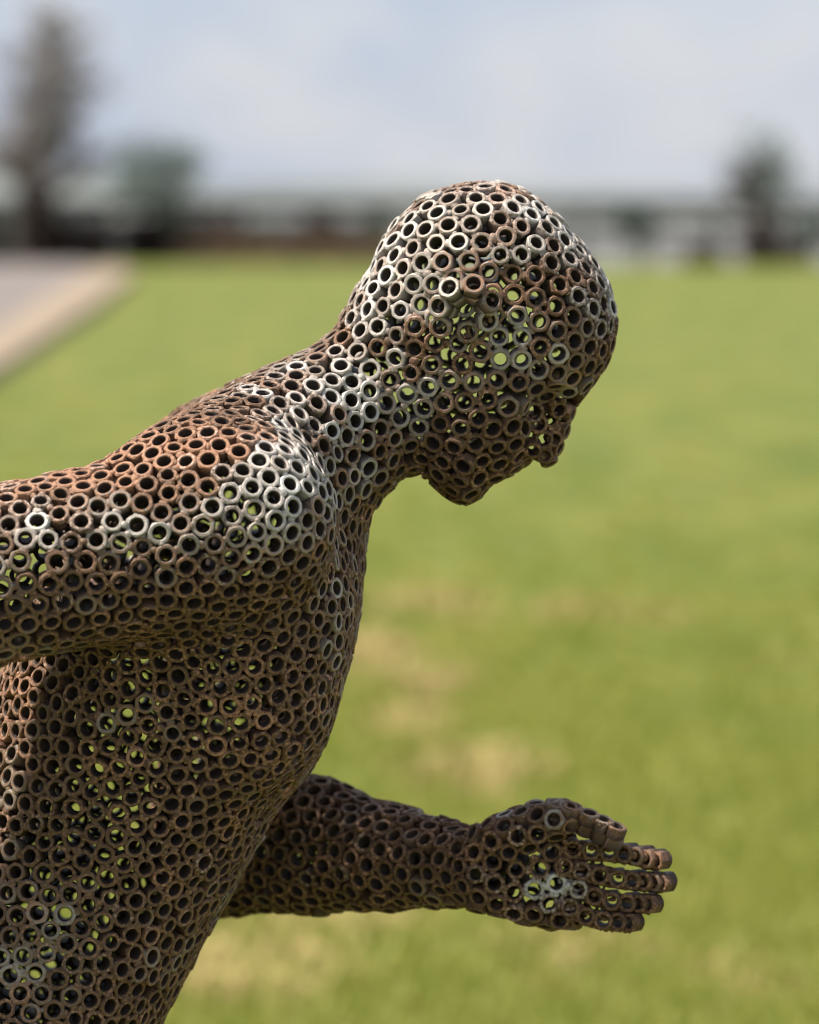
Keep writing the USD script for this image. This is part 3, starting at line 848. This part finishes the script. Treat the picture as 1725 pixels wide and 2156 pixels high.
def branches(base, height, r0, r, levels, spread, count, droop=0.0, start=0.35, limb=(0.5, 0.75)):
    """Tapered limbs that fork; returns tubes and the tips."""
    parts, tips = [], []
    def grow(p, d, length, rad, level):
        n = 5
        pts_ = [p]; dd = d.copy()
        for k in range(n):
            dd = dd + r.normal(0, 0.03 if level == 0 else 0.10, 3) + [0, 0, 0.04 - droop]
            dd /= np.linalg.norm(dd)
            pts_.append(pts_[-1] + dd * length / n)
        pts_ = np.array(pts_)
        parts.append(tube(pts_, np.linspace(rad, rad * 0.55, n + 1), 6 if level == 0 else 4))
        if level >= levels:
            tips.append(pts_)
            return
        for k in range(count[level]):
            t = r.uniform(start, 1.0)
            q = pts_[0] + 0; x = t * n; j = min(int(x), n - 1)
            q = pts_[j] + (pts_[j + 1] - pts_[j]) * (x - j)
            a = r.uniform(0, 2 * np.pi)
            side = np.array([math.cos(a), math.sin(a), 0.25])
            nd = dd * (1 - spread) + side * spread; nd /= np.linalg.norm(nd)
            grow(q, nd, length * r.uniform(*(limb if level == 0 else (0.5, 0.75))) * (1.0 - 0.55 * t * (level == 0)), rad * (1 - 0.45 * t) * 0.62, level + 1)
    grow(np.zeros(3), np.array([0, 0, 1.0]), height, r0, 0)
    return parts, tips

def tree(name, px, R, label, category, trunk_h, r0, seed, levels, spread, count, leaf_mat, leaf_n, leaf_size, crown, bark, start=0.4, group=None, limb=(0.5, 0.75)):
    """crown: (centre height, half width, half height) of an ellipsoid that the leaves fill unevenly, or None for a bare tree."""
    r = np.random.default_rng(seed)
    g = ground_at(px, R); g[2] = float(lawn_z(np.array([g[0]]), np.array([g[1]]))[0]) - 0.05
    t = thing(name, g, label, category, group)
    parts, tips = branches(None, trunk_h, r0, r, levels, spread, count, start=start, limb=limb)
    obj("trunk", join(parts[:1]), bark, t, smooth=40)
    if len(parts) > 1:
        obj("limbs", join(parts[1:]), bark, t, smooth=40)
    if leaf_n:
        c = np.concatenate(tips)
        if crown:
            ch, cw, cz = crown
            clumps = r.normal(size=(26, 3)); clumps /= np.linalg.norm(clumps, axis=1, keepdims=True)
            clumps = clumps * r.uniform(0.35, 0.9, (26, 1)) * [cw, cw, cz] + [0, 0, ch]
            q = clumps[r.integers(0, 26, leaf_n)] + r.normal(size=(leaf_n, 3)) * np.array([cw, cw, cz]) * 0.20
        else:
            q = c[r.integers(0, len(c), leaf_n)] + r.normal(size=(leaf_n, 3)) * 0.10
        obj("crown", leaf_cards(q, leaf_size, r), leaf_mat, t)
    return t

tree("bare_tree", 78, 90, "tall thin bare tree with dark trunk at the left edge, beyond the path", "tree", 4.7, 0.12, 21, 3, 0.74, [44, 8, 3], M_leaf_brown, 200, 0.04, None, M_twig, start=0.26, limb=(0.26, 0.46))
tree("round_tree", 348, 94, "small grey green tree with a round crown behind the brown shrubs", "tree", 2.0, 0.075, 11, 2, 0.55, [8, 5], M_leaf_teal, 1500, 0.085, (2.10, 1.25, 0.92), M_bark, start=0.5)
tree("small_tree", 1338, 95, "small low tree with a dark rounded top just right of the head", "tree", 1.0, 0.06, 12, 2, 0.5, [6, 4], M_leaf_teal, 1500, 0.075, (1.22, 0.52, 0.36), M_bark, start=0.5)
tree("wispy_tree", 1606, 92, "wispy tree with a dark thick trunk near the right edge", "tree", 1.9, 0.16, 15, 3, 0.5, [10, 5, 3], M_leaf_teal, 560, 0.08, (2.0, 0.80, 0.85), M_bark, start=0.4)
tree("low_tree", 1712, 96, "low leafy tree cut by the right edge of the picture", "tree", 0.9, 0.06, 19, 2, 0.5, [6, 4], M_leaf_teal, 1400, 0.08, (1.15, 0.50, 0.34), M_bark, start=0.5)

def shrub(px, R, w, h, seed, mat, label, group=None, n=900):
    r = np.random.default_rng(seed)
    g = ground_at(px, R); g[2] = float(lawn_z(np.array([g[0]]), np.array([g[1]]))[0]) - 0.04
    t = thing("shrub", g, label, "shrub", group)
    stems = []
    tops = []
    for k in range(9):
        a = r.uniform(0, 2 * np.pi); rad = r.uniform(0.1, 0.42) * w
        e = np.array([math.cos(a) * rad, math.sin(a) * rad, h * r.uniform(0.75, 1.05)])
        stems.append(tube(np.array([[0, 0, 0], e * [0.35, 0.35, 0.5], e]) + r.normal(0, 0.015, (3, 3)), [0.022, 0.016, 0.006], 5))
        tops.append(e)
    obj("stems", join(stems), M_bark, t, smooth=40)
    tops = np.array(tops)
    c = tops[r.integers(0, len(tops), n)] * np.stack([r.uniform(0.5, 1.15, n)] * 2 + [r.uniform(0.02, 1.02, n)], 1) + r.normal(size=(n, 3)) * np.array([w * 0.12, w * 0.12, h * 0.07])
    c[:, 2] = np.abs(c[:, 2]) + 0.02
    obj("leaves", leaf_cards(c, 0.085, r), mat, t)

SHRUBS = [(70, 89, 0.85, 1.85, M_leaf_brown, "tallest dark red brown shrub, at the foot of the tall bare tree"),
          (-12, 90, 0.9, 1.05, M_leaf_dark, "dark shrub cut by the left edge of the picture"),
          (128, 91, 1.0, 1.05, M_leaf_brown, "dark brown shrub just right of the tall bare tree"),
          (205, 90.5, 1.0, 0.98, M_leaf_brown, "dark brown shrub above the end of the grey path"),
          (285, 91, 0.9, 0.95, M_leaf_brown, "dark brown shrub where the stone kerb ends"),
          (372, 91.5, 1.0, 1.10, M_leaf_dark, "dark shrub in front of the small round crowned tree's trunk"),
          (322, 91.2, 1.0, 0.86, M_leaf_brown, "brown shrub between the end of the kerb and the round crowned tree"),
          (420, 91.8, 1.0, 0.92, M_leaf_brown, "brown shrub just right of the round crowned tree's trunk"),
          (615, 92.2, 0.9, 0.72, M_leaf_brown, "low brown shrub left of the dark upright one"),
          (735, 92.2, 0.9, 0.76, M_leaf_brown, "low brown shrub right of the dark upright one"),
          (515, 92.4, 0.9, 0.80, M_leaf_brown, "brown shrub between two others above the middle of the timber fence"),
          (470, 92, 0.9, 0.98, M_leaf_brown, "brown shrub right of the round crowned tree, at the timber fence"),
          (560, 92, 0.8, 0.80, M_leaf_dark, "lowest shrub behind the timber fence, between two brown ones"),
          (674, 91.5, 0.85, 1.12, M_leaf_brown, "dark upright shrub standing alone above the timber fence"),
          (790, 92, 1.0, 1.00, M_leaf_dark, "shrub beside the back of the figure's head"),
          (1480, 91.5, 1.1, 0.36, M_leaf_brown, "low brown shrub left of the wispy tree's trunk"),
          (1600, 90.5, 0.75, 1.05, M_leaf_brown, "dark brown shrub at the foot of the wispy tree"),
          (1660, 91.5, 1.0, 0.42, M_leaf_brown, "low brown shrub right of the wispy tree's trunk")]
for i, (px, R, w, h, mat, lab) in enumerate(SHRUBS):
    shrub(px, R, w, h, 40 + i, mat, lab, n=1700 if h > 1.5 else 1100 if h > 0.6 else 500)

# low timber fence in front of the shrubs: posts and boards one by one
def timber_fence(px0, px1, R, label, h, nboard, mat):
    a, b = ground_at(px0, R), ground_at(px1, R)
    t = thing("timber_fence", a, label, "fence")
    L = b[0] - a[0]; n = max(2, int(round(L / 1.2)))
    for k in range(n + 1):
        obj("post", box(L * k / n, -0.045, h / 2 + 0.02, 0.09, 0.09, h + 0.14, 0, 0.008), mat, t)
    bh = h / nboard
    for k in range(n):
        for j in range(nboard):
            obj("board", box(L * (k + 0.5) / n, 0.018, bh * (j + 0.5) + 0.02, L / n - 0.012, 0.03, bh * 0.82, 0, 0.004), mat, t)
timber_fence(372, 862, 90.2, "low brown timber fence of three boards behind the lawn, left of the head", 0.52, 3, M_wood)

# long post and rail fence on the right
def rail_fence(px0, px1, R, label):
    a, b = ground_at(px0, R), ground_at(px1, R)
    t = thing("rail_fence", a, label, "fence")
    L = b[0] - a[0]; n = int(round(L / 1.5))
    for k in range(n + 1):
        obj("post", box(L * k / n, 0, 0.62, 0.17, 0.10, 1.30, 0, 0.008), M_rail, t)
    for k in range(n):
        for z, hh in ((0.42, 0.15), (0.80, 0.19), (1.20, 0.27)):
            obj("rail", box(L * (k + 0.5) / n, -0.055, z, L / n - 0.01, 0.04, hh, 0, 0.006), M_rail, t)
rail_fence(-60, 1790, 93.5, "long dark post and rail fence along the far edge of the lawn")

# ------------------------------------------------------------------ blades of grass on the nearer lawn
GP = "/World/grass"
inst = UsdGeom.PointInstancer.Define(stage, GP)
protos = []
for k in range(5):
    r = np.random.default_rng(100 + k)
    parts = []
    for b in range(13):
        c = np.array([r.normal(0, 0.02), r.normal(0, 0.02), 0.0]); a = r.uniform(0, 2 * np.pi)
        h = r.uniform(0.022, 0.05); lean = r.uniform(0.1, 0.7) * h; w = r.uniform(0.0012, 0.0022)
        d, e = np.array([math.cos(a), math.sin(a), 0]), np.array([-math.sin(a), math.cos(a), 0])
        mid = c + d * lean * 0.35 + [0, 0, h * 0.6]
        parts.append((np.array([c - e * w, c + e * w, mid + e * w * 0.8, mid - e * w * 0.8, c + d * lean + [0, 0, h]]), np.array([[0, 1, 2], [0, 2, 3], [3, 2, 4]])))
    m = usdkit.mesh(stage, f"{GP}/tuft_{k}", join(parts), M_blade)
    protos.append(m.GetPath())
inst.CreatePrototypesRel().SetTargets(protos)
r = np.random.default_rng(5)
NT = 30000
R_ = 6.0 + 5.0 * r.exponential(1.0, NT)
R_ = R_[R_ < 45]; gx = np.clip(r.normal(0, 0.7, len(R_)), -2, 2) * (0.20 * R_ + 0.30)
gp = np.stack([gx, R_ - DIST, lawn_z(gx, R_ - DIST)], 1)
near = r.uniform([-2.2, -1.6], [1.8, 2.6], (6000, 2))
gp = np.vstack([gp, np.stack([near[:, 0], near[:, 1], lawn_z(near[:, 0], near[:, 1])], 1)])
n = len(gp); an = r.uniform(0, 2 * np.pi, n)
inst.CreatePositionsAttr(Vt.Vec3fArray.FromNumpy(gp.astype(np.float32)))
inst.CreateProtoIndicesAttr(Vt.IntArray.FromNumpy(r.integers(0, 5, n).astype(np.int32)))
inst.CreateOrientationsAttr(Vt.QuathArray([Gf.Quath(float(math.cos(t / 2)), 0, 0, float(math.sin(t / 2))) for t in an]))
inst.CreateScalesAttr(Vt.Vec3fArray.FromNumpy(np.repeat(r.uniform(0.7, 1.5, (n, 1)), 3, 1).astype(np.float32)))
tag(inst.GetPrim(), "short green grass blades of the mown lawn with straw coloured patches", "grass", kind="stuff")

# worn straw coloured patches in the lawn: dry blades lying over the green ones
M_straw = usdkit.material(stage, "/World/Looks/dry_straw", {
    "oi": ("object_info", {}), "r": ("rgb_ramp", {"ramp": [(0.0, (0.30, 0.225, 0.085)), (1.0, (0.47, 0.37, 0.165))]}),
    "d": ("principled_bsdf", {"roughness": 0.7, "specular_ior_level": 0.2})},
    [("oi.random", "r.fac"), ("r.color", "d.base_color")], surface="d.BSDF")
SP = "/World/dry_grass"
dry = UsdGeom.PointInstancer.Define(stage, SP)
protos = []
for k in range(4):
    r = np.random.default_rng(300 + k)
    parts = []
    for b in range(16):
        c = np.array([r.normal(0, 0.022), r.normal(0, 0.022), 0.004]); a = r.uniform(0, 2 * np.pi)
        h = r.uniform(0.012, 0.034); lean = r.uniform(0.02, 0.045); w = r.uniform(0.0018, 0.0032)
        d, e = np.array([math.cos(a), math.sin(a), 0]), np.array([-math.sin(a), math.cos(a), 0])
        mid = c + d * lean * 0.45 + [0, 0, h * 0.8]
        parts.append((np.array([c - e * w, c + e * w, mid + e * w * 0.8, mid - e * w * 0.8, c + d * lean + [0, 0, h]]), np.array([[0, 1, 2], [0, 2, 3], [3, 2, 4]])))
    protos.append(usdkit.mesh(stage, f"{SP}/tuft_{k}", join(parts), M_straw).GetPath())
dry.CreatePrototypesRel().SetTargets(protos)
r = np.random.default_rng(77)
dp = []
for px, py, wx, wy, dens in [(765, 1385, 75, 34, 1), (905, 1455, 60, 26, .8), (845, 1535, 60, 24, .9), (985, 1645, 85, 34, 1), (905, 1275, 90, 18, .5), (620, 1945, 150, 44, 1), (1215, 2030, 95, 40, .9), (560, 2075, 150, 46, 1),
                             (800, 1960, 80, 30, .6), (1100, 1620, 70, 20, .4), (520, 2120, 120, 40, .9), (1320, 1830, 80, 20, .35), (1290, 1300, 110, 14, .3), (1500, 2090, 120, 25, .35)]:
    R = R_of(py); c = ground_at(px, R); sx = wx / FPX * R; sy = wy * R * R / (EYE * FPX)
    nn_ = int(dens * sx * sy * 1800)
    q = r.normal(size=(nn_, 2)) * 0.70
    q *= (0.75 + 0.5 * meshkit.noise(np.stack([q[:, 0] * 2 + px, q[:, 1] * 2, 0 * q[:, 0]], -1), 3))[:, None]
    x, y = c[0] + q[:, 0] * sx, c[1] + q[:, 1] * sy
    dp.append(np.stack([x, y, lawn_z(x, y)], 1))
dp = np.vstack(dp); n = len(dp); an = r.uniform(0, 2 * np.pi, n)
dry.CreatePositionsAttr(Vt.Vec3fArray.FromNumpy(dp.astype(np.float32)))
dry.CreateProtoIndicesAttr(Vt.IntArray.FromNumpy(r.integers(0, 4, n).astype(np.int32)))
dry.CreateOrientationsAttr(Vt.QuathArray([Gf.Quath(float(math.cos(t / 2)), 0, 0, float(math.sin(t / 2))) for t in an]))
dry.CreateScalesAttr(Vt.Vec3fArray.FromNumpy(np.repeat(r.uniform(0.9, 1.7, (n, 1)), 3, 1).astype(np.float32)))
tag(dry.GetPrim(), "straw coloured dry grass in worn patches of the lawn", "dry grass", kind="stuff")
print("straw", n)
